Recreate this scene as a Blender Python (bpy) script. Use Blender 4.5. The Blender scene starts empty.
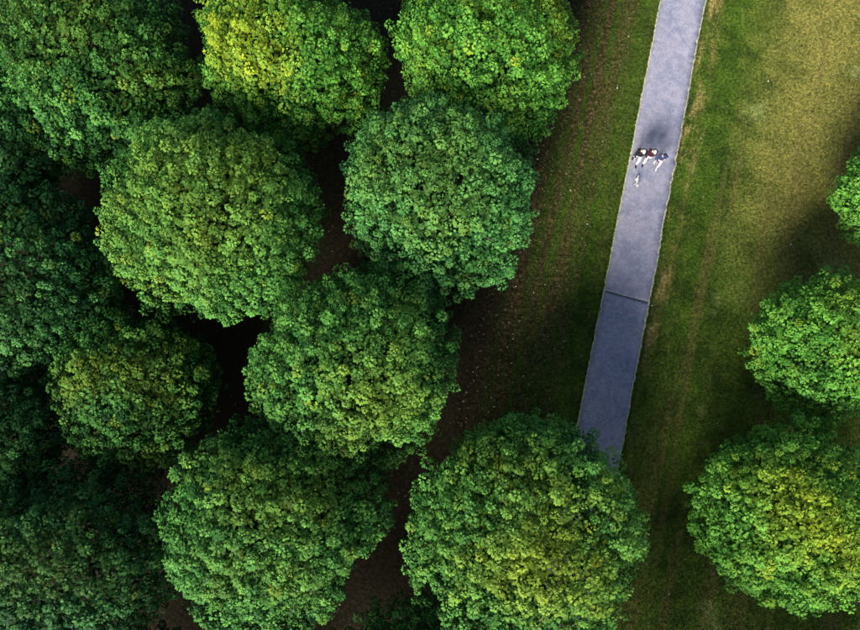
import bpy, bmesh, math, random
import numpy as np
from mathutils import Vector, Matrix, Quaternion

S = bpy.context.scene
C = S.collection
PI = math.pi

# ------------------------------------------------------------------ camera
cam_d = bpy.data.cameras.new('camera')
cam_d.sensor_width = 36.0
cam_d.lens = 28.0
cam_d.clip_start = 0.5
cam_d.clip_end = 2000
cam = bpy.data.objects.new('camera', cam_d)
cam.location = (0, 0, 33)
cam.rotation_euler = (math.radians(8.4), 0, 0)
C.objects.link(cam)
S.camera = cam

# ------------------------------------------------------------------ light
SUN_EL = math.radians(30)
SUN_DIR = Vector((-0.45, -0.89, 0)).normalized() * math.cos(SUN_EL)
SUN_DIR.z = math.sin(SUN_EL)
w = bpy.data.worlds.new('World')
S.world = w
w.use_nodes = True
nt = w.node_tree
nt.nodes.clear()
sky = nt.nodes.new('ShaderNodeTexSky')
sky.sky_type = 'NISHITA'
sky.sun_disc = False
sky.sun_elevation = SUN_EL
sky.sun_rotation = math.atan2(SUN_DIR.x, SUN_DIR.y)
bg = nt.nodes.new('ShaderNodeBackground')
bg.inputs['Strength'].default_value = 0.06
wo = nt.nodes.new('ShaderNodeOutputWorld')
nt.links.new(sky.outputs[0], bg.inputs['Color'])
nt.links.new(bg.outputs[0], wo.inputs['Surface'])
sl = bpy.data.lights.new('sun', 'SUN')
sl.energy = 4.4
sl.angle = math.radians(26.0)
sl.color = (1.0, 0.96, 0.90)
sun = bpy.data.objects.new('sun', sl)
sun.rotation_euler = SUN_DIR.to_track_quat('Z', 'Y').to_euler()
sun.location = (-12, -28, 40)
C.objects.link(sun)
S.view_settings.view_transform = 'Standard'
S.view_settings.look = 'None'
S.view_settings.gamma = 1.0
S.view_settings.use_curve_mapping = False
S.view_settings.exposure = 1.3


# ------------------------------------------------------------------ helpers
def tag(o, label=None, cat=None, group=None, kind=None):
    if label: o['label'] = label
    if cat: o['category'] = cat
    if group: o['group'] = group
    if kind: o['kind'] = kind
    return o


def link(name, me, parent=None, mats=None):
    o = bpy.data.objects.new(name, me)
    C.objects.link(o)
    if parent: o.parent = parent
    if mats and not len(me.materials):
        for m in (mats if isinstance(mats, (list, tuple)) else [mats]):
            me.materials.append(m)
    return o


def empty(name, loc, rz=0.0):
    o = bpy.data.objects.new(name, None)
    o.location = loc
    o.rotation_euler = (0, 0, rz)
    C.objects.link(o)
    return o


def np_mesh(name, verts, quads=None, tris=None, attrs=None):
    """mesh from numpy arrays; attrs = {name: per-vertex float array}"""
    me = bpy.data.meshes.new(name)
    f = quads if quads is not None else tris
    k = f.shape[1]
    me.vertices.add(len(verts))
    me.vertices.foreach_set('co', np.ascontiguousarray(verts, dtype=np.float32).ravel())
    me.loops.add(f.size)
    me.loops.foreach_set('vertex_index', f.ravel().astype(np.int32))
    me.polygons.add(len(f))
    me.polygons.foreach_set('loop_start', np.arange(0, f.size, k, dtype=np.int32))
    me.polygons.foreach_set('loop_total', np.full(len(f), k, dtype=np.int32))
    for n, a in (attrs or {}).items():
        at = me.attributes.new(n, 'FLOAT', 'POINT')
        at.data.foreach_set('value', np.ascontiguousarray(a, dtype=np.float32))
    me.update(calc_edges=True)
    return me


class N:
    """tiny node-graph helper"""
    def __init__(self, name):
        self.m = bpy.data.materials.new(name)
        self.m.use_nodes = True
        self.t = self.m.node_tree
        self.t.nodes.clear()
        self.out = self.t.nodes.new('ShaderNodeOutputMaterial')

    def new(self, typ, **kw):
        n = self.t.nodes.new(typ)
        for k, v in kw.items(): setattr(n, k, v)
        return n

    def set(self, sock, v):
        if hasattr(v, 'is_output') or isinstance(v, bpy.types.NodeSocket):
            self.t.links.new(v, sock)
        else:
            if isinstance(v, tuple) and len(v) == 3 and sock.type == 'RGBA': v = v + (1,)
            sock.default_value = v

    def math(self, op, a, b=0.0, c=None, clamp=False):
        n = self.new('ShaderNodeMath', operation=op, use_clamp=clamp)
        self.set(n.inputs[0], a); self.set(n.inputs[1], b)
        if c is not None: self.set(n.inputs[2], c)
        return n.outputs[0]

    def sstep(self, x, lo, hi, t0=0.0, t1=1.0):
        n = self.new('ShaderNodeMapRange', interpolation_type='SMOOTHSTEP')
        self.set(n.inputs['Value'], x)
        n.inputs['From Min'].default_value = lo; n.inputs['From Max'].default_value = hi
        n.inputs['To Min'].default_value = t0; n.inputs['To Max'].default_value = t1
        return n.outputs['Result']

    def mix(self, f, a, b, blend='MIX'):
        n = self.new('ShaderNodeMix', data_type='RGBA', blend_type=blend)
        self.set(n.inputs[0], f); self.set(n.inputs[6], a); self.set(n.inputs[7], b)
        return n.outputs[2]

    def noise(self, co, scale, detail=2.0, rough=0.5, dist=0.0):
        n = self.new('ShaderNodeTexNoise')
        if co is not None: self.set(n.inputs['Vector'], co)
        n.inputs['Scale'].default_value = scale
        n.inputs['Detail'].default_value = detail
        n.inputs['Roughness'].default_value = rough
        n.inputs['Distortion'].default_value = dist
        return n.outputs['Fac']

    def attr(self, name):
        return self.new('ShaderNodeAttribute', attribute_name=name).outputs['Fac']

    def comb(self, x, y, z=0.0):
        n = self.new('ShaderNodeCombineXYZ')
        self.set(n.inputs[0], x); self.set(n.inputs[1], y); self.set(n.inputs[2], z)
        return n.outputs[0]

    def bsdf(self, col, rough=0.8, spec=0.3, normal=None):
        b = self.new('ShaderNodeBsdfPrincipled')
        self.set(b.inputs['Base Color'], col)
        self.set(b.inputs['Roughness'], rough)
        b.inputs['Specular IOR Level'].default_value = spec
        if normal is not None: self.set(b.inputs['Normal'], normal)
        return b.outputs[0]

    def bump(self, h, strength=0.4, dist=0.02):
        n = self.new('ShaderNodeBump')
        n.inputs['Strength'].default_value = strength
        n.inputs['Distance'].default_value = dist
        self.set(n.inputs['Height'], h)
        return n.outputs[0]

    def done(self, sh):
        self.t.links.new(sh, self.out.inputs['Surface'])
        return self.m


# path frame: u across (right +), v along (up +)
PA = math.atan(0.2319)
CA, SA = math.cos(PA), math.sin(PA)
PX0 = 8.473                       # centre line crosses y = 0 here
def uv2xy(u, v):
    # origin of u = centre line, v measured along it from the world origin's foot
    return (PX0 * CA * CA + u * CA + v * SA, -PX0 * CA * SA - u * SA + v * CA)
def xy2uv(x, y):
    return ((x - PX0) * CA - y * SA, x * SA + y * CA)


# ------------------------------------------------------------------ materials
def lawn_material(name, blades):
    n = N(name)
    tc = n.new('ShaderNodeTexCoord').outputs['Object']
    sp = n.new('ShaderNodeSeparateXYZ'); n.t.links.new(tc, sp.inputs[0])
    x, y = sp.outputs[0], sp.outputs[1]
    flat = n.comb(x, y, 0.0)
    u = n.math('SUBTRACT', n.math('MULTIPLY', n.math('SUBTRACT', x, PX0), CA), n.math('MULTIPLY', y, SA))
    v = n.math('ADD', n.math('MULTIPLY', x, SA), n.math('MULTIPLY', y, CA))
    big = n.noise(flat, 0.16, 3, 0.55)
    mid = n.noise(flat, 0.55, 4, 0.6)
    fine = n.noise(flat, 5.0, 3, 0.7)
    grit = n.noise(flat, 17.0, 2, 0.7)
    col = n.mix(n.sstep(mid, 0.32, 0.68), G['grass_a'], G['grass_b'])
    col = n.mix(n.sstep(n.noise(flat, 1.3, 4, 0.65), 0.45, 0.75, 0, 0.6), col, G['grass_c'])
    # dry straw-coloured sward on the open lawn, away from the path and up the slope
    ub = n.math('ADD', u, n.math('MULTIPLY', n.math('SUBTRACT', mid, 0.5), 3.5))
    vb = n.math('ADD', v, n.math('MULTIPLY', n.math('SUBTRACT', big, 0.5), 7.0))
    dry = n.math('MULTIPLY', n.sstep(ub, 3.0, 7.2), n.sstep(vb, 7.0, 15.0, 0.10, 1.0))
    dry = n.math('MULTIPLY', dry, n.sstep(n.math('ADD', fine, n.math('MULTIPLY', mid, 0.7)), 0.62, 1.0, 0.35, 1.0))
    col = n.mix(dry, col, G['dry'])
    # a few pale patches of clover
    pal = n.math('MULTIPLY', n.sstep(n.noise(flat, 0.42, 2, 0.5, 0.3), 0.62, 0.75), n.sstep(u, 3.0, 4.5, 0, 0.55))
    col = n.mix(pal, col, G['clover'])
    # mown lines along the path, left of it, browner towards the grove
    ud = n.math('ADD', u, n.math('MULTIPLY', n.math('SUBTRACT', n.noise(n.comb(n.math('MULTIPLY', u, 1.0), n.math('MULTIPLY', v, 0.12)), 1.0, 3), 0.5), 0.55))
    strips = n.noise(n.comb(n.math('MULTIPLY', ud, 1.8), n.math('MULTIPLY', v, 0.05), 3.7), 1.0, 2.5, 0.6)
    nl = n.math('MULTIPLY', n.math('SUBTRACT', 0.0, u), 1.0)
    left = n.sstep(nl, 1.1, 1.5)
    br = n.math('MULTIPLY', n.sstep(strips, 0.41, 0.57), n.sstep(nl, 1.6, 3.6, 0.25, 1.0))
    br = n.math('MULTIPLY', br, n.sstep(fine, 0.3, 0.6, 0.55, 1.0))
    brown = n.mix(n.sstep(fine, 0.35, 0.7), G['thatch_dark'], G['thatch'])
    col = n.mix(n.math('MULTIPLY', left, br), col, brown)
    # lines of the mower right of the path too, faint
    col = n.mix(n.math('MULTIPLY', n.sstep(u, 1.1, 1.4), n.sstep(strips, 0.5, 0.64, 0, 0.35)), col, G['thatch'])
    # worn straw along the right-hand edge
    e = n.math('MULTIPLY', n.sstep(u, 1.15, 1.45), n.sstep(u, 1.7, 2.6, 1, 0))
    e = n.math('MULTIPLY', e, n.sstep(n.noise(n.comb(n.math('MULTIPLY', u, 1.6), n.math('MULTIPLY', v, 0.5), 9.0), 1.0, 4, 0.7), 0.46, 0.66))
    e = n.math('MULTIPLY', e, n.sstep(v, 4.0, 8.0, 0.25, 1.0))
    col = n.mix(e, col, G['straw'])
    # bare leaf mould below the grove
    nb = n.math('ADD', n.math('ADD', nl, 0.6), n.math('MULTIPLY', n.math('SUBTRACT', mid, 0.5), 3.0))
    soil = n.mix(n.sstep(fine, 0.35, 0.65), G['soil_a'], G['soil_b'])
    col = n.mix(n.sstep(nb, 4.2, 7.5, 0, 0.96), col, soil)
    mot = n.noise(flat, 6.5, 3, 0.75)
    col = n.mix(1.0, col, n.mix(n.sstep(mot, 0.34, 0.66), (0.58, 0.62, 0.58), (1.40, 1.36, 1.25)), 'MULTIPLY')
    if blades:
        t = n.attr('tint')
        col = n.mix(1.0, col, n.mix(t, (0.42, 0.50, 0.38), (1.75, 1.6, 1.4)), 'MULTIPLY')
        d = n.bsdf(col, 0.75, 0.15)
        tr = n.new('ShaderNodeBsdfTranslucent'); n.set(tr.inputs['Color'], col)
        ms = n.new('ShaderNodeMixShader'); ms.inputs[0].default_value = 0.25
        n.t.links.new(d, ms.inputs[1]); n.t.links.new(tr.outputs[0], ms.inputs[2])
        return n.done(ms.outputs[0])
    col = n.mix(1.0, col, n.mix(n.sstep(grit, 0.3, 0.7), (0.62, 0.65, 0.6), (1.3, 1.28, 1.2)), 'MULTIPLY')
    return n.done(n.bsdf(col, 0.95, 0.1, n.bump(n.math('ADD', fine, grit), 0.7, 0.04)))


G = dict(grass_a=(0.030, 0.060, 0.008), grass_b=(0.062, 0.122, 0.012), grass_c=(0.125, 0.155, 0.022),
         dry=(0.225, 0.205, 0.058), clover=(0.24, 0.28, 0.11), thatch=(0.165, 0.122, 0.050),
         thatch_dark=(0.036, 0.026, 0.012), straw=(0.27, 0.22, 0.085),
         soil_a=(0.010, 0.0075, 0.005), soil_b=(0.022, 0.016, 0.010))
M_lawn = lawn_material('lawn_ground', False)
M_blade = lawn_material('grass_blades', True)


def paving_material():
    n = N('worn_asphalt')
    tc = n.new('ShaderNodeTexCoord').outputs['Object']
    a = n.noise(tc, 0.7, 4, 0.6, 0.4)
    b = n.noise(tc, 3.0, 3, 0.6)
    g = n.noise(tc, 42.0, 2, 0.8)
    k = n.noise(tc, 14.0, 3, 0.7)
    col = n.mix(n.sstep(a, 0.34, 0.66), (0.195, 0.203, 0.274), (0.283, 0.262, 0.321))
    col = n.mix(n.sstep(b, 0.4, 0.68, 0, 0.7), col, (0.319, 0.313, 0.372))
    col = n.mix(n.sstep(n.noise(tc, 1.6, 5, 0.7, 0.8), 0.55, 0.74, 0, 0.45), col, (0.153, 0.153, 0.195))
    col = n.mix(1.0, col, n.mix(n.sstep(g, 0.3, 0.7), (0.62, 0.62, 0.65), (1.36, 1.36, 1.32)), 'MULTIPLY')
    col = n.mix(1.0, col, n.mix(n.sstep(k, 0.3, 0.7), (0.80, 0.80, 0.82), (1.18, 1.18, 1.17)), 'MULTIPLY')
    return n.done(n.bsdf(col, 0.85, 0.25, n.bump(n.math('ADD', g, k), 0.5, 0.01)))


def simple(name, col, rough=0.7, spec=0.3, var=0.25, scale=12.0):
    n = N(name)
    tc = n.new('ShaderNodeTexCoord').outputs['Object']
    f = n.sstep(n.noise(tc, scale, 4, 0.6), 0.3, 0.7)
    lo = tuple(c * (1 - var) for c in col); hi = tuple(min(1, c * (1 + var)) for c in col)
    return n.done(n.bsdf(n.mix(f, lo, hi), rough, spec))


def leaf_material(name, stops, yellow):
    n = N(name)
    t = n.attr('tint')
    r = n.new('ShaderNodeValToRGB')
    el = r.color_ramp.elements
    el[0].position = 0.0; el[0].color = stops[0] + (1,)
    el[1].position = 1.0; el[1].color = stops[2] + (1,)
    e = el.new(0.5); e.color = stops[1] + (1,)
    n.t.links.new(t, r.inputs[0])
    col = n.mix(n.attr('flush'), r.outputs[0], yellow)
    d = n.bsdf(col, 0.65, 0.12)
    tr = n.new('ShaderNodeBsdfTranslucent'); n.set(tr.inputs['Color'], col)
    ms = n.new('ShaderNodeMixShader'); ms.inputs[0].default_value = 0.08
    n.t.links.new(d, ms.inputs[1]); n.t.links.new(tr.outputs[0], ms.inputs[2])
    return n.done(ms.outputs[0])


M_path = paving_material()
M_edge = simple('path_edging', (0.42, 0.40, 0.27), 0.9, 0.1, 0.35, 9)
M_bark = simple('bark', (0.085, 0.065, 0.05), 0.95, 0.1, 0.45, 6)
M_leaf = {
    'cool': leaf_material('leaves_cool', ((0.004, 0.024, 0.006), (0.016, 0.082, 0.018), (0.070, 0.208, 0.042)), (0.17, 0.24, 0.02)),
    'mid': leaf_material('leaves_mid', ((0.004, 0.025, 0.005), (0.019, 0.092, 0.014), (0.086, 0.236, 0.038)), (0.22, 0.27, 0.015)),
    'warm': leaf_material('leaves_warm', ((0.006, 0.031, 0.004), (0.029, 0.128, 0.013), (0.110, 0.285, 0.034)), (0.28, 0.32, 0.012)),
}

# ------------------------------------------------------------------ ground
gm = bpy.data.meshes.new('lawn')
bm = bmesh.new()
for vv in ((-600, -600, 0), (600, -600, 0), (600, 600, 0), (-600, 600, 0)): bm.verts.new(vv)
bm.faces.new(bm.verts[:])
bm.to_mesh(gm); bm.free()
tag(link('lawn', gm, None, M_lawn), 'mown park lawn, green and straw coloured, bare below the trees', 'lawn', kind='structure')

# ------------------------------------------------------------------ footpath
rr = np.random.default_rng(11)
HW = 1.115
VS, STEP = (-34.0, 64.0), 0.13
NV = int((VS[1] - VS[0]) / STEP) + 1
vs = np.linspace(VS[0], VS[1], NV)
def ragged(amp_s, amp_l):
    a = rr.normal(0, amp_s, NV)
    l = rr.normal(0, 1, NV + 40)
    l = np.convolve(l, np.ones(15) / 15, 'same')[:NV] * amp_l * 3
    return a + l
edgeL = -HW + ragged(0.012, 0.012)
edgeR = HW + ragged(0.016, 0.018)
outL = edgeL - 0.06 - np.abs(ragged(0.018, 0.014))
outR = edgeR + 0.06 + np.abs(ragged(0.022, 0.018))

def strip(name, ulist, z, vsel, parent, mat, vshift=None, base=-0.05):
    """a strip along the path: cross-section columns ulist (arrays), top at z, with side walls"""
    cols = [base_col(ulist[0], vsel, base, vshift)] + [base_col(u, vsel, z, vshift) for u in ulist] + [base_col(ulist[-1], vsel, base, vshift)]
    P = np.stack(cols, 1)
    nv, nc = P.shape[0], P.shape[1]
    idx = np.arange(nv * nc).reshape(nv, nc)
    q = np.stack([idx[:-1, :-1], idx[:-1, 1:], idx[1:, 1:], idx[1:, :-1]], -1).reshape(-1, 4)
    caps = []
    for row, fl in ((0, False), (-1, True)):
        r = idx[row]
        for j in range(1, nc - 2):
            pass
    me = np_mesh(name, P.reshape(-1, 3), quads=q)
    # close the two ends
    b = bmesh.new(); b.from_mesh(me); b.verts.ensure_lookup_table()
    b.faces.new([b.verts[i] for i in idx[0]])
    b.faces.new([b.verts[i] for i in idx[-1][::-1]])
    bmesh.ops.recalc_face_normals(b, faces=b.faces[:])
    b.to_mesh(me); b.free()
    return link(name, me, parent, mat)

def base_col(u, vsel, z, vshift):
    v = vs[vsel].copy()
    uu = u[vsel]
    if vshift is not None: v = vshift(uu, v)
    x, y = uv2xy(uu, v)
    return np.stack([x, y, np.full(len(v), z)], 1)

path = empty('footpath', (0, 0, 0))
tag(path, 'straight grey asphalt footpath with pale worn edges crossing the lawn', 'footpath', kind='structure')
JV = 7.86
far = np.where(vs > JV + 0.01)[0]; near = np.where(vs < JV - 0.01)[0]
def endshift(vj):
    i = None
    def f(u, v):
        v = v.copy()
        k = 0 if v[0] > JV else -1
        v[k] = vj - 0.036 * u[k] + 0.012 * math.sin(u[k] * 9.0)
        return v
    return f
ucols = [edgeL, edgeL * 0.66, edgeL * 0.33, edgeL * 0.0, edgeR * 0.33, edgeR * 0.66, edgeR]
strip('slab', ucols, 0.048, far, path, M_path, endshift(JV + 0.024))
strip('slab', ucols, 0.030, near, path, M_path, endshift(JV - 0.024))
allv = np.arange(NV)
strip('edging', [outL, edgeL + 0.012], 0.026, allv, path, M_edge)
strip('edging', [edgeR - 0.012, outR], 0.026, allv, path, M_edge)


# ------------------------------------------------------------------ trees
def unit(a):
    return a / np.maximum(np.linalg.norm(a, axis=-1, keepdims=True), 1e-9)

def low_noise(rng, d, freq, n=10):
    k = rng.normal(0, freq, (n, 3)); p = rng.uniform(0, 2 * PI, n)
    return np.cos(d @ k.T + p).sum(1) / math.sqrt(n / 2)

def crown_mesh(seed, R, up, down, flush=0.1, tint=0.5, dens=1.0):
    """leaf rosettes at twig tips, spread through several shells of an uneven dome"""
    rng = np.random.default_rng(seed)
    nb = int(95 * dens)
    bough = unit(rng.normal(0, 1, (nb * 2, 3)))
    bough = bough[bough[:, 2] > -0.6][:nb]
    ph = np.random.default_rng(seed + 5000)
    shells = ((1.0, 1330, 34, 0.96), (0.85, 900, 16, 1.1), (0.75, 700, 8, 1.7), (0.60, 650, 6, 2.4))
    area = (R / 4.5) ** 2
    kx = ph.normal(0, 1.7, (9, 3)); kp = ph.uniform(0, 2 * PI, 9)
    kh = ph.normal(0, 5.0, (12, 3)); hp = ph.uniform(0, 2 * PI, 12)
    fx = ph.normal(0, 2.6, (8, 3)); fp = ph.uniform(0, 2 * PI, 8)
    V, T, FL, NR = [], [], [], []
    for rad, cnt, nl, sz in shells:
        cnt = int(cnt * area * dens)
        i = np.arange(cnt) + 0.5
        cz = 1 - i / cnt * 1.62
        az = i * PI * (3 - math.sqrt(5))
        d = np.stack([np.cos(az) * np.sqrt(1 - cz ** 2), np.sin(az) * np.sqrt(1 - cz ** 2), cz], 1)
        d = unit(d + rng.normal(0, 0.035, d.shape))
        # boughs bulge, hollows sink between them
        dots = (d @ bough.T)
        b1 = np.sort(dots, 1)[:, -2:]
        ang = np.arccos(np.clip(b1[:, 1], -1, 1))
        a0 = 0.27
        bump = 1 - np.clip(ang / a0, 0, 1.3) ** 2
        r = rad * (1 + 0.060 * np.cos(d @ kx.T + kp).sum(1) / 2.1 + 0.125 * (bump - 0.5)) + rng.normal(0, 0.040, cnt)
        hole = np.cos(d @ kh.T + hp).sum(1) / math.sqrt(6)
        if rad > 0.95:
            keep = (hole < 1.12) | (rng.random(cnt) < 0.12)
            d, r, bump, hole = d[keep], r[keep], bump[keep], hole[keep]
        n = len(d)
        # dome: flatter below
        vert = np.where(d[:, 2] > 0, up, down)
        p = d * r[:, None] * R
        p[:, 2] = d[:, 2] * r * vert
        nrm = unit(np.stack([d[:, 0] / R, d[:, 1] / R, d[:, 2] / vert], 1))
        ax = unit(nrm * 0.62 + np.array([0, 0, 0.62]) + rng.normal(0, 0.24, (n, 3)))
        t1 = unit(np.cross(ax, rng.normal(0, 1, (n, 3))))
        t2 = np.cross(ax, t1)
        s = sz * rng.uniform(0.65, 1.45, n)
        k = np.arange(nl)
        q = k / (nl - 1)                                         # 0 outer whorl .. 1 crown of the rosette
        # leaves sit on a small dome round the twig tip, each pointing outwards and drooping a little
        th = np.arccos(np.clip(1 - (1 - q) * 1.15, -0.2, 1))[None, :] + rng.normal(0, 0.12, (n, nl))
        phi = (k * 2.399)[None, :] + rng.uniform(0, 2 * PI, n)[:, None] + rng.normal(0, 0.25, (n, nl))
        tilt = th + 0.62
        ln = 0.100 * s[:, None] * rng.uniform(0.75, 1.3, (n, nl))
        A = ax[:, None, :]
        rad_v = np.cos(phi)[..., None] * t1[:, None, :] + np.sin(phi)[..., None] * t2[:, None, :]
        dl = np.cos(tilt)[..., None] * A + np.sin(tilt)[..., None] * rad_v
        wv = unit(np.cross(dl, A + rng.normal(0, 0.25, (n, nl, 3))))
        up_v = np.cross(wv, dl)
        dome = np.cos(th)[..., None] * A * 1.9 + np.sin(th)[..., None] * rad_v
        base = p[:, None, :] + dome * (0.118 * s)[:, None, None]
        L3 = ln[..., None]
        wdt = L3 * 0.36
        midp = base + dl * L3 * 0.55
        tip = base + dl * L3 - up_v * L3 * 0.10
        quad = np.stack([base, midp - wv * wdt + up_v * L3 * 0.05, tip, midp + wv * wdt + up_v * L3 * 0.05], 2)
        ln_n = np.cross(wv, dl)
        sg = (ln_n * dome).sum(-1) > 0
        quad = np.where(sg[..., None, None], quad[:, :, ::-1], quad)      # wind every leaf to face out of its tuft
        ln_n = np.where(sg[..., None], ln_n, -ln_n)
        V.append(quad.reshape(-1, 3))
        NR.append(np.repeat(unit(unit(dome) * 0.62 + ln_n * 0.42).reshape(-1, 3), 4, axis=0))
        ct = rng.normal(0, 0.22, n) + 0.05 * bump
        lt = np.clip(tint + ct[:, None] + rng.normal(0, 0.08, (n, nl)) + 0.72 * (q - 0.46)[None, :], 0, 1)  # shade painted into each tuft: base leaves darker, tip leaves lighter, deepening the gaps
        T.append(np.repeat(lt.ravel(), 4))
        fz = np.cos(d @ fx.T + fp).sum(1) / 2.0
        cf = np.clip(flush * (2.6 * (d[:, 2] - 0.62) + 0.9 * fz) + rng.normal(0, 0.40, n) * (flush + 0.05), 0, 0.95)
        cf = np.where(rng.random(n) < 0.02 + 0.05 * flush, np.minimum(cf + 0.4, 0.95), cf)
        FL.append(np.repeat(np.repeat(cf, nl), 4))
    V = np.concatenate(V); nq = len(V) // 4
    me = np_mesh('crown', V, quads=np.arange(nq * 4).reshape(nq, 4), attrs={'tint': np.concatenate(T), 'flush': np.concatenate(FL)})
    # soft shading normals: the leaves of a tuft share its rounded form
    me.polygons.foreach_set('use_smooth', np.ones(nq, dtype=bool))
    me.normals_split_custom_set_from_vertices(np.concatenate(NR).astype(np.float32))
    return me


def tube_mesh(name, pts, radii, seg=9, rng=None, flare=0.0):
    pts = [Vector(p) for p in pts]
    bm = bmesh.new(); rings = []
    for i, p in enumerate(pts):
        t = (pts[min(i + 1, len(pts) - 1)] - pts[max(i - 1, 0)]).normalized()
        a = t.cross(Vector((0.3, 1, 0.1))).normalized(); b = t.cross(a)
        ring = []
        for j in range(seg):
            th = 2 * PI * j / seg
            r = radii[i] * (1 + (rng.uniform(-0.10, 0.10) if rng else 0))
            if flare and i == 0: r *= 1 + flare * (0.5 + 0.5 * math.cos(th * 4))
            ring.append(bm.verts.new(p + (a * math.cos(th) + b * math.sin(th)) * r))
        rings.append(ring)
    for a, b in zip(rings, rings[1:]):
        for j in range(seg):
            bm.faces.new((a[j], a[(j + 1) % seg], b[(j + 1) % seg], b[j]))
    bm.faces.new(rings[0][::-1]); bm.faces.new(rings[-1])
    bmesh.ops.recalc_face_normals(bm, faces=bm.faces[:])
    me = bpy.data.meshes.new(name); bm.to_mesh(me); bm.free()
    for pl in me.polygons: pl.use_smooth = True
    return me


def make_tree(seed, x, y, R, zc, up, leaf, flush, tint, label, group, rot=None, me=None):
    rg = random.Random(seed)
    t = empty('broadleaf_tree', (x, y, 0), rg.uniform(0, 0.3) if rot is None else rot)
    tag(t, label, 'tree', group)
    R *= 0.955
    down = zc * 0.62
    zt = zc * 0.62
    tr = link('trunk', tube_mesh('trunk', [(0, 0, -0.15), (0, 0, 0.25), (rg.uniform(-.08, .08), rg.uniform(-.08, .08), zt * 0.55), (rg.uniform(-.1, .1), rg.uniform(-.1, .1), zt), (rg.uniform(-.3, .3), rg.uniform(-.3, .3), zc + up * 0.45)],
                              [0.30 * R / 4.3, 0.22 * R / 4.3, 0.19 * R / 4.3, 0.17 * R / 4.3, 0.05], 11, rg, 0.35), t, M_bark)
    nl = 7
    for k in range(nl):
        a = 2 * PI * k / nl + rg.uniform(-.25, .25)
        el = rg.uniform(0.25, 1.05)
        z0 = zt * rg.uniform(0.85, 1.12)
        L = 0.86
        ex, ey, ez = math.cos(a) * math.cos(el) * R * L, math.sin(a) * math.cos(el) * R * L, zc + math.sin(el) * up * L
        m1 = (ex * 0.42, ey * 0.42, z0 + (ez - z0) * 0.40)
        m2 = (ex * 0.74, ey * 0.74 + rg.uniform(-.15, .15), z0 + (ez - z0) * 0.74)
        lb = link('limb', tube_mesh('limb', [(0, 0, z0), m1, m2, (ex, ey, ez)], [0.12, 0.085, 0.05, 0.018], 7, rg), tr, M_bark)
    cm = me or crown_mesh(seed, R, up, down, flush, tint)
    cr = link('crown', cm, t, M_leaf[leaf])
    cr.location = (0, 0, zc)
    return t, cm


GROVE = 'trees of the dense grove left of the footpath'
LAWN = 'trees standing on the open lawn right of the footpath'
TREES = [
    # seed, x, y, R, zc, up, leaf, flush, tint, label
    (1, -6.4, 15.9, 3.85, 4.7, 3.7, 'warm', 0.30, 0.60, 'round grove tree with the yellowest crown top, bare dark soil on both its sides', GROVE),
    (2, 2.71, 15.9, 4.00, 4.7, 3.7, 'warm', 0.26, 0.58, 'bright lime green grove tree beside the brown mown strip, next to the yellowest tree', GROVE),
    (3, -15.6, 15.3, 4.75, 4.8, 3.9, 'mid', 0.10, 0.36, 'very broad deep green grove tree, across bare soil from the yellow topped tree', GROVE),
    (4, -9.4, 8.5, 4.50, 5.0, 4.0, 'mid', 0.12, 0.55, 'largest fresh green tree inside the grove, just below the yellow topped tree', GROVE),
    (5, 0.58, 9.3, 4.25, 4.8, 3.8, 'cool', 0.12, 0.60, 'mid green grove tree touching the lime green tree, beside the brown mown strip', GROVE),
    (6, -3.0, 2.1, 4.25, 4.8, 3.8, 'mid', 0.12, 0.58, 'even green domed tree in the middle of the grove, surrounded by trees on all sides', GROVE),
    (7, -12.8, 1.0, 3.35, 3.5, 3.0, 'mid', 0.16, 0.32, 'small low dark tree half shaded in a gap of the grove', GROVE),
    (8, -6.2, -4.4, 4.30, 4.9, 4.0, 'mid', 0.10, 0.44, 'dark green finely tufted grove tree, next to the tree overhanging the path', GROVE),
    (9, 4.17, -4.6, 4.9, 4.9, 4.0, 'mid', 0.20, 0.60, 'big bright green tree whose crown hangs over the end of the footpath', GROVE),
    (10, -14.9, -5.8, 4.3, 4.7, 3.8, 'cool', 0.08, 0.26, 'dark shaded tree at the corner of the grove beside the small low tree', GROVE),
    (11, -18.2, 5.6, 4.25, 4.6, 3.7, 'cool', 0.06, 0.30, 'dark bluish green tree along the grove side, next to the largest fresh green tree', GROVE),
    (12, 17.6, 2.95, 3.15, 3.3, 2.6, 'warm', 0.18, 0.66, 'bright green round tree on the lawn, the middle one of three', LAWN),
    (13, 15.0, -4.2, 3.65, 3.8, 3.0, 'warm', 0.22, 0.64, 'largest lawn tree, yellow green crown, standing on the dark shaded grass', LAWN),
    (14, 21.1, 10.0, 2.1, 2.9, 2.1, 'warm', 0.24, 0.66, 'small bright green tree on the sunny dry lawn', LAWN),
    (15, -20.3, 11.4, 3.9, 4.4, 3.5, 'cool', 0.10, 0.34, 'green tree squeezed between the very broad corner tree and the bluish green tree', GROVE),
]
meshes = {}
for a in TREES:
    _, meshes[a[0]] = make_tree(*a)
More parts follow.
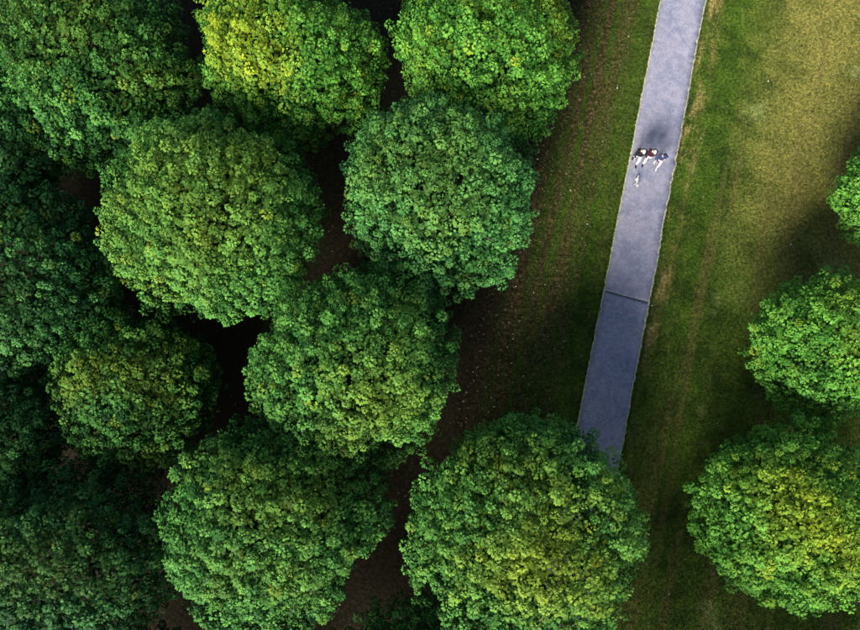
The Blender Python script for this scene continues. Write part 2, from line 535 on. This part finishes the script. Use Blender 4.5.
# trees of the same grove and lawn that reach in at, or shade from just past, the lower border; two unseen ones are added to shade the lawn
MORE = [
    (21, -0.8, -12.1, 4.3, 4.7, 3.8, 'mid', 0, 0, 'green grove tree south of the path tree, only its crown edge in view', GROVE, 1.3, 8),
    (22, 6.4, -16.5, 4.9, 7.4, 4.0, 'mid', 0, 0, 'tall green tree south of the lawn, shading the end of the path', GROVE, 2.1, 9),
    (23, 14.6, -15.6, 3.9, 5.2, 4.2, 'warm', 0, 0, 'yellow green lawn tree south of the largest lawn tree', LAWN, 4.0, 13),
    (24, -19.9, -0.9, 4.2, 3.7, 3.1, 'cool', 0, 0, 'shaded grove tree beyond the small low tree, crown edge only', GROVE, 0.9, 11),
    (25, -11.0, -13.6, 4.4, 4.7, 3.8, 'cool', 0, 0, 'dark grove tree south of the shaded corner tree', GROVE, 2.6, 10),
]
for a in MORE:
    make_tree(*a[:-1], me=meshes[a[-1]])

# ------------------------------------------------------------------ grass blades and litter
def in_tree(x, y, f=0.8):
    m = np.zeros(len(x), bool)
    for a in TREES:
        m |= (x - a[1]) ** 2 + (y - a[2]) ** 2 < (a[3] * f) ** 2
    return m

def grass():
    rng = np.random.default_rng(3)
    n = 330000
    x = rng.uniform(-1, 25, n); y = rng.uniform(-13, 25, n)
    u, v = xy2uv(x, y)
    keep = (u > -7.5) & ((u < outL.mean() - 0.03) | (u > outR.mean() + 0.03))
    keep &= ~((u < -5) & (rng.random(n) < (-u - 5) / 2.5))
    x, y, u = x[keep], y[keep], u[keep]
    # a ragged fringe creeping over both edges of the path
    m = 9000
    fv = rng.uniform(-12, 27, m); side = rng.random(m) < 0.5
    fu = np.where(side, outR.mean() + rng.normal(0.05, 0.04, m), outL.mean() - rng.normal(0.05, 0.035, m))
    fx, fy = uv2xy(fu, fv)
    x = np.concatenate([x, fx]); y = np.concatenate([y, fy])
    n = len(x)
    k = 2
    X = np.repeat(x, k) + rng.normal(0, 0.012, n * k); Y = np.repeat(y, k) + rng.normal(0, 0.012, n * k)
    a = rng.uniform(0, 2 * PI, n * k); h = rng.uniform(0.025, 0.075, n * k); lean = rng.uniform(0.03, 0.095, n * k)
    wd = rng.uniform(0.009, 0.022, n * k)
    c, s = np.cos(a), np.sin(a)
    p0 = np.stack([X - s * wd, Y + c * wd, np.full(n * k, -0.003)], 1)
    p1 = np.stack([X + s * wd, Y - c * wd, np.full(n * k, -0.003)], 1)
    p2 = np.stack([X + c * lean, Y + s * lean, h], 1)
    V = np.stack([p0, p1, p2], 1).reshape(-1, 3)
    t = np.repeat(np.clip(np.repeat(rng.normal(0.5, 0.2, n), k) + rng.normal(0, 0.15, n * k), 0, 1), 3)
    me = np_mesh('grass', V, tris=np.arange(len(V)).reshape(-1, 3), attrs={'tint': t})
    o = link('grass', me, None, M_blade)
    tag(o, 'short mown grass blades covering the lawn along both sides of the footpath', 'grass', kind='stuff')
grass()

def litter():
    rng = np.random.default_rng(8)
    n = 2600
    lines = np.array([-2.6, -3.4, -4.1, -4.9, -5.6, -6.6])
    u = lines[rng.integers(0, 6, n)] + rng.normal(0, 0.17, n)
    v = rng.uniform(-8, 26, n)
    far_ = rng.random(n) < 0.35
    u = np.where(far_, rng.uniform(-24, -4, n), u)
    x, y = uv2xy(u, v)
    m = 260
    u2 = rng.uniform(1.2, 12, m); v2 = rng.uniform(-8, 26, m)
    x2, y2 = uv2xy(u2, v2)
    x = np.concatenate([x, x2]); y = np.concatenate([y, y2]); n = len(x)
    a = rng.uniform(0, 2 * PI, n); L = rng.uniform(0.025, 0.062, n); W = L * rng.uniform(0.4, 0.7, n)
    z = rng.uniform(0.045, 0.06, n)
    c, s = np.cos(a), np.sin(a)
    def pt(du, dv, dz): return np.stack([x + c * du - s * dv, y + s * du + c * dv, z + dz], 1)
    V = np.stack([pt(-L, 0 * L, 0), pt(0 * L, -W, 0.014), pt(L, 0 * L, 0.0), pt(0 * L, W, 0.014)], 1).reshape(-1, 3)
    t = np.repeat(rng.random(n), 4)
    me = np_mesh('fallen_leaves', V, quads=np.arange(len(V)).reshape(-1, 4), attrs={'tint': t})
    q = N('dry_leaf')
    col = q.mix(q.sstep(q.attr('tint'), 0.2, 1.0), (0.075, 0.050, 0.022), (0.27, 0.22, 0.11))
    col = q.mix(q.sstep(q.attr('tint'), 0.965, 0.985), col, (0.62, 0.60, 0.50))
    o = link('fallen_leaves', me, None, q.done(q.bsdf(col, 0.8, 0.2)))
    tag(o, 'dry fallen leaves scattered in lines over the mown strip', 'fallen leaves', kind='stuff')
litter()


# ------------------------------------------------------------------ people and dog
def skin_mesh(name, pts, edges, sub=2, root=0):
    """pts: list of (co, radius or (rx, ry)); a Skin + Subdivision surface baked to a mesh"""
    me = bpy.data.meshes.new(name)
    me.from_pydata([p[0] for p in pts], edges, [])
    o = bpy.data.objects.new(name, me)
    C.objects.link(o)
    o.modifiers.new('skin', 'SKIN').use_smooth_shade = True
    for i, sv in enumerate(me.skin_vertices[0].data):
        r = pts[i][1]
        sv.radius = r if isinstance(r, tuple) else (r, r)
        sv.use_root = (i == root)
    md = o.modifiers.new('sub', 'SUBSURF'); md.levels = sub; md.render_levels = sub
    dg = bpy.context.evaluated_depsgraph_get()
    out = bpy.data.meshes.new_from_object(o.evaluated_get(dg))
    out.name = name
    bpy.data.objects.remove(o); bpy.data.meshes.remove(me)
    for p in out.polygons: p.use_smooth = True
    return out

def chain(*pts):
    return list(pts), [(i, i + 1) for i in range(len(pts) - 1)]

def join(name, meshes_):
    bm = bmesh.new()
    for m in meshes_:
        bm.from_mesh(m)
    me = bpy.data.meshes.new(name); bm.to_mesh(me); bm.free()
    for p in me.polygons: p.use_smooth = True
    for m in meshes_: bpy.data.meshes.remove(m)
    return me

def ellipsoid(name, c, r, rot=None, seg=14, cut=None):
    bm = bmesh.new()
    bmesh.ops.create_uvsphere(bm, u_segments=seg, v_segments=max(6, seg // 2 + 2), radius=1)
    for v_ in bm.verts:
        p = Vector((v_.co.x * r[0], v_.co.y * r[1], v_.co.z * r[2]))
        if rot: p = rot @ p
        v_.co = p + Vector(c)
    if cut:
        bmesh.ops.bisect_plane(bm, geom=bm.verts[:] + bm.edges[:] + bm.faces[:], plane_co=cut[0], plane_no=cut[1], clear_outer=True)
        ed = [e for e in bm.edges if e.is_boundary]
        if ed: bmesh.ops.contextual_create(bm, geom=ed)
    me = bpy.data.meshes.new(name); bm.to_mesh(me); bm.free()
    for p in me.polygons: p.use_smooth = True
    return me

M_skin = simple('skin', (0.55, 0.36, 0.27), 0.55, 0.4, 0.06, 8)
M_black = simple('black_cloth', (0.014, 0.012, 0.015), 0.9, 0.1, 0.3, 30)
M_maroon = simple('maroon_cloth', (0.035, 0.012, 0.017), 0.9, 0.1, 0.3, 30)
M_navy = simple('navy_cloth', (0.030, 0.045, 0.105), 0.9, 0.1, 0.3, 30)
M_white = simple('white_cotton', (0.55, 0.56, 0.60), 0.85, 0.1, 0.08, 20)
M_cap = simple('off_white_cap', (0.5, 0.48, 0.47), 0.85, 0.1, 0.15, 20)
M_pale = simple('pale_pink_cotton', (0.52, 0.44, 0.48), 0.85, 0.1, 0.08, 20)
M_grey = simple('dark_grey_cloth', (0.03, 0.03, 0.038), 0.9, 0.1, 0.3, 30)
M_hair = simple('dark_hair', (0.018, 0.013, 0.010), 0.6, 0.3, 0.3, 60)
M_blond = simple('pale_hair', (0.66, 0.60, 0.52), 0.6, 0.3, 0.15, 60)
M_shoe = simple('dark_shoe', (0.012, 0.012, 0.014), 0.6, 0.3, 0.2, 20)
M_eye = simple('eye', (0.02, 0.015, 0.012), 0.2, 0.5, 0.1, 20)
M_lip = simple('lip', (0.36, 0.16, 0.14), 0.5, 0.4, 0.1, 20)
M_fur = simple('white_fur', (0.60, 0.585, 0.56), 0.9, 0.1, 0.12, 40)
M_nose = simple('dog_nose', (0.02, 0.018, 0.018), 0.3, 0.5, 0.1, 20)


def make_person(loc, rz, H, stride, swing, label, top_m, leg_ms, shoe_m, cap_m, armbend=0.0, coat=1.0, hair_m=None, bag=None):
    """facing local -Y; body = one skin surface, clothing and hair as children"""
    k = H / 1.72
    t = empty('person', loc, rz)
    tag(t, label, 'person', 'walkers with a dog on the footpath')
    hipz, kneez, shz = 0.90 * k, 0.49 * k, 1.42 * k
    P, E = [], []
    def add(co, r, par=None):
        P.append((tuple(co), r)); i = len(P) - 1
        if par is not None: E.append((par, i))
        return i
    pel = add((0, 0, 0.95 * k), (0.145 * k, 0.105 * k))
    wa = add((0, -0.01, 1.10 * k), (0.125 * k, 0.095 * k), pel)
    ch = add((0, -0.015, 1.29 * k), (0.155 * k, 0.11 * k), wa)
    sh = add((0, 0.0, 1.43 * k), (0.10 * k, 0.075 * k), ch)
    nk = add((0, -0.05, 1.505 * k), 0.052 * k, sh)
    hd0 = add((0, -0.10, 1.555 * k), (0.066 * k, 0.075 * k), nk)
    hd1 = add((0, -0.12, 1.625 * k), (0.076 * k, 0.092 * k), hd0)
    hd2 = add((0, -0.12, 1.68 * k), (0.05 * k, 0.06 * k), hd1)
    legs, arms, hands = {}, {}, {}
    for s in (-1, 1):
        st = stride * s
        hip = add((0.095 * k * s, 0, hipz), 0.085 * k, pel)
        fy = -st * 0.36 * k                                   # foot forward (-Y) for s = +1
        lift = 0.0 if st > 0 else 0.055 * k
        kn = add((0.10 * k * s, fy * 0.5 - 0.05 * k, kneez + 0.3 * lift), 0.058 * k, hip)
        an = add((0.10 * k * s, fy + 0.02 * k, 0.10 * k + lift), 0.038 * k, kn)
        he = add((0.10 * k * s, fy + 0.03 * k, 0.05 * k + lift), 0.038 * k, an)
        to = add((0.11 * k * s, fy - 0.15 * k, 0.035 * k + lift * 0.35), 0.034 * k, he)
        legs[s] = [P[i][0] for i in (hip, kn, an, he, to)]
        so = add((0.185 * k * s, 0.0, 1.41 * k), 0.058 * k, sh)
        sw = -swing * s
        el = add((0.235 * k * s, -sw * 0.14 * k + 0.03 * k, 1.13 * k), 0.042 * k, so)
        fb = max(abs(sw) * 0.5, armbend)
        wr = add((0.225 * k * s - 0.06 * armbend * s, P[el][0][1] - 0.10 * k - sw * 0.08 * k - 0.12 * armbend, 0.90 * k + 0.16 * fb), 0.028 * k, el)
        pa = add(tuple(Vector(P[wr][0]) + (Vector(P[wr][0]) - Vector(P[el][0])).normalized() * 0.075 * k), (0.022 * k, 0.036 * k), wr)
        arms[s] = [P[i][0] for i in (so, el, wr, pa)]
    pieces = [skin_mesh('body', P, E, 2, pel)]
    for s in (-1, 1):
        wr, pa = Vector(arms[s][2]), Vector(arms[s][3])
        d = (pa - wr).normalized()
        side = Vector((0, 1, 0)) - d * d.y; side.normalize()
        inn = d.cross(side).normalized() * (-s)
        for f, (off, L) in enumerate(((-0.027, 0.062), (-0.009, 0.075), (0.009, 0.07), (0.026, 0.056))):
            b = pa + side * off * k - d * 0.012
            pts, ed = chain((tuple(b), 0.0095 * k), (tuple(b + d * L * 0.5 * k + inn * 0.006), 0.0088 * k), (tuple(b + d * L * 0.95 * k + inn * 0.024), 0.007 * k))
            pieces.append(skin_mesh('finger', pts, ed, 1))
        b = wr + d * 0.03 * k - side * 0.026 * k
        pts, ed = chain((tuple(b), 0.011 * k), (tuple(b - side * 0.026 * k + d * 0.026 * k + inn * 0.01), 0.010 * k), (tuple(b - side * 0.03 * k + d * 0.055 * k + inn * 0.02), 0.0075 * k))
        pieces.append(skin_mesh('thumb', pts, ed, 1))
        pieces.append(ellipsoid('ear', (0.078 * k * s, -0.105, 1.595 * k), (0.012 * k, 0.02 * k, 0.032 * k), None, 10))
    pieces.append(ellipsoid('nose', (0, -0.215 * k, 1.59 * k), (0.014 * k, 0.02 * k, 0.026 * k), None, 10))
    body = link('body', join('body', pieces), t, M_skin)
    for s in (-1, 1):
        link('eye', ellipsoid('eye', (0.032 * k * s, -0.202 * k, 1.615 * k), (0.013 * k, 0.008 * k, 0.008 * k), None, 8), body, M_eye)
    link('mouth', ellipsoid('mouth', (0, -0.196 * k, 1.545 * k), (0.026 * k, 0.01 * k, 0.007 * k), None, 8), body, M_lip)
    # top: torso and sleeves
    Q, F_ = [], []
    def addq(co, r, par=None):
        Q.append((tuple(co), r)); i = len(Q) - 1
        if par is not None: F_.append((par, i))
        return i
    g = coat
    a0 = addq((0, 0, 1.14 * k), (0.155 * k * g, 0.122 * k * g))
    ab = addq((0, 0.0, 0.92 * k), (0.172 * k * g, 0.13 * k * g), a0)
    a1 = addq((0, -0.012, 1.29 * k), (0.175 * k * g, 0.132 * k * g), a0)
    a2 = addq((0, 0.0, 1.43 * k), (0.12 * k, 0.092 * k), a1)
    a3 = addq((0, -0.01, 1.49 * k), 0.066 * k, a2)
    for s in (-1, 1):
        so, el, wr, pa = [Vector(c) for c in arms[s]]
        i = addq(so, 0.073 * k, a2)
        i = addq(el, 0.056 * k, i)
        addq(el.lerp(wr, 0.92), 0.042 * k, i)
    link('jacket', skin_mesh('jacket', Q, F_, 2, 0), t, top_m)
    # trousers
    Q, F_ = [], []
    w0 = addq((0, 0, 0.99 * k), (0.152 * k, 0.115 * k))
    w1 = addq((0, 0, 0.90 * k), (0.155 * k, 0.118 * k), w0)
    for s in (-1, 1):
        hip, kn, an, he, to = [Vector(c) for c in legs[s]]
        i = addq(hip + Vector((0, 0, -0.06 * k)), 0.098 * k, w1)
        i = addq(kn, 0.076 * k, i)
        addq(an + Vector((0, 0, 0.03)), 0.060 * k, i)
    link('trousers', skin_mesh('trousers', Q, F_, 2, 0), t, leg_ms)
    for s in (-1, 1):
        hip, kn, an, he, to = [Vector(c) for c in legs[s]]
        pts, ed = chain((tuple(he + Vector((0, 0.02, 0.012 * k))), (0.046 * k, 0.046 * k)), (tuple(he.lerp(to, 0.5)), (0.046 * k, 0.04 * k)), (tuple(to + Vector((0, -0.02, 0))), (0.04 * k, 0.034 * k)))
        link('shoe', skin_mesh('shoe', pts, ed, 2), t, shoe_m)
    # hair, and a cap where the head shows pale from above
    if hair_m:
        link('hair', ellipsoid('hair', (0, -0.085 * k, 1.64 * k), (0.100 * k, 0.125 * k, 0.092 * k), None, 16, ((0, -0.09 * k, 1.58 * k), (0, -0.65, -0.75))), t, hair_m)
    if cap_m:
        cap = link('cap', ellipsoid('cap', (0, -0.125 * k, 1.675 * k), (0.086 * k, 0.098 * k, 0.076 * k), None, 16, ((0, 0, 1.672 * k), (0, 0, -1))), t, cap_m)
        link('brim', ellipsoid('brim', (0, -0.215 * k, 1.674 * k), (0.070 * k, 0.075 * k, 0.009 * k), None, 14), cap, cap_m)
    return t

HEAD = math.atan2(-SA, CA)            # local -Y looks down the path
make_person((10.52, 12.86, 0.045), HEAD + 0.05, 1.76, 0.55, 0.9, 'person in a black jacket with pale trousers, walking beside the grass edge', M_black, M_white, M_shoe, M_cap, 0.0, 1.25, M_hair)
make_person((11.08, 12.86, 0.045), HEAD + 0.02, 1.70, -0.55, 0.8, 'person in a dark maroon jacket with pale trousers, in the middle of the three walkers', M_maroon, M_white, M_shoe, M_cap, 0.2, 1.2, M_hair)
make_person((11.60, 12.66, 0.045), HEAD - 0.10, 1.60, 0.5, 0.7, 'person in a navy jacket with pale pink trousers, walking on the lawn side', M_navy, M_pale, M_white, M_navy, 0.9, 1.0, M_hair)


def make_dog(loc, rz):
    t = empty('dog', loc, rz)
    tag(t, 'small white dog walking ahead of the three people on the path', 'dog')
    P, E = [], []
    def add(co, r, par=None):
        P.append((co, r)); i = len(P) - 1
        if par is not None: E.append((par, i))
        return i
    # faces local -Y, shoulder 0.26 m
    mid = add((0, 0.0, 0.235), (0.062, 0.070))
    ch = add((0, -0.125, 0.225), (0.070, 0.086), mid)
    ru = add((0, 0.135, 0.24), (0.064, 0.068), mid)
    nk = add((0, -0.205, 0.295), (0.048, 0.052), ch)
    hd = add((0, -0.255, 0.345), (0.054, 0.052), nk)
    mz = add((0, -0.315, 0.325), (0.028, 0.028), hd)
    add((0, -0.350, 0.318), (0.020, 0.018), mz)
    tl = add((0, 0.205, 0.27), 0.020, ru)
    tl = add((0, 0.255, 0.33), 0.017, tl)
    add((0.01, 0.265, 0.395), 0.010, tl)
    for s, f in ((-1, 0.05), (1, -0.05)):
        a = add((0.05 * s, -0.14, 0.19), 0.034, ch)
        b = add((0.052 * s, -0.13 + f * 0.5, 0.10), 0.021, a)
        c = add((0.052 * s, -0.145 + f, 0.03), 0.016, b)
        add((0.052 * s, -0.172 + f, 0.014), 0.016, c)
        a = add((0.050 * s, 0.145, 0.20), 0.046, ru)
        b = add((0.055 * s, 0.115 - f * 0.5, 0.135), 0.030, a)
        c = add((0.055 * s, 0.190 - f, 0.085), 0.018, b)
        d = add((0.055 * s, 0.175 - f, 0.028), 0.015, c)
        add((0.055 * s, 0.150 - f, 0.013), 0.016, d)
    link('body', skin_mesh('body', P, E, 2, mid), t, M_fur)
    for s in (-1, 1):
        link('ear', ellipsoid('ear', (0.044 * s, -0.240, 0.360), (0.010, 0.022, 0.036), Matrix.Rotation(0.5 * s, 3, 'Y'), 10), t, M_fur)
        link('eye', ellipsoid('eye', (0.026 * s, -0.296, 0.362), (0.008, 0.006, 0.008), None, 8), t, M_eye)
    link('nose', ellipsoid('nose', (0, -0.370, 0.322), (0.012, 0.010, 0.010), None, 8), t, M_nose)
make_dog((10.56, 11.72, 0.045), HEAD + 0.08)
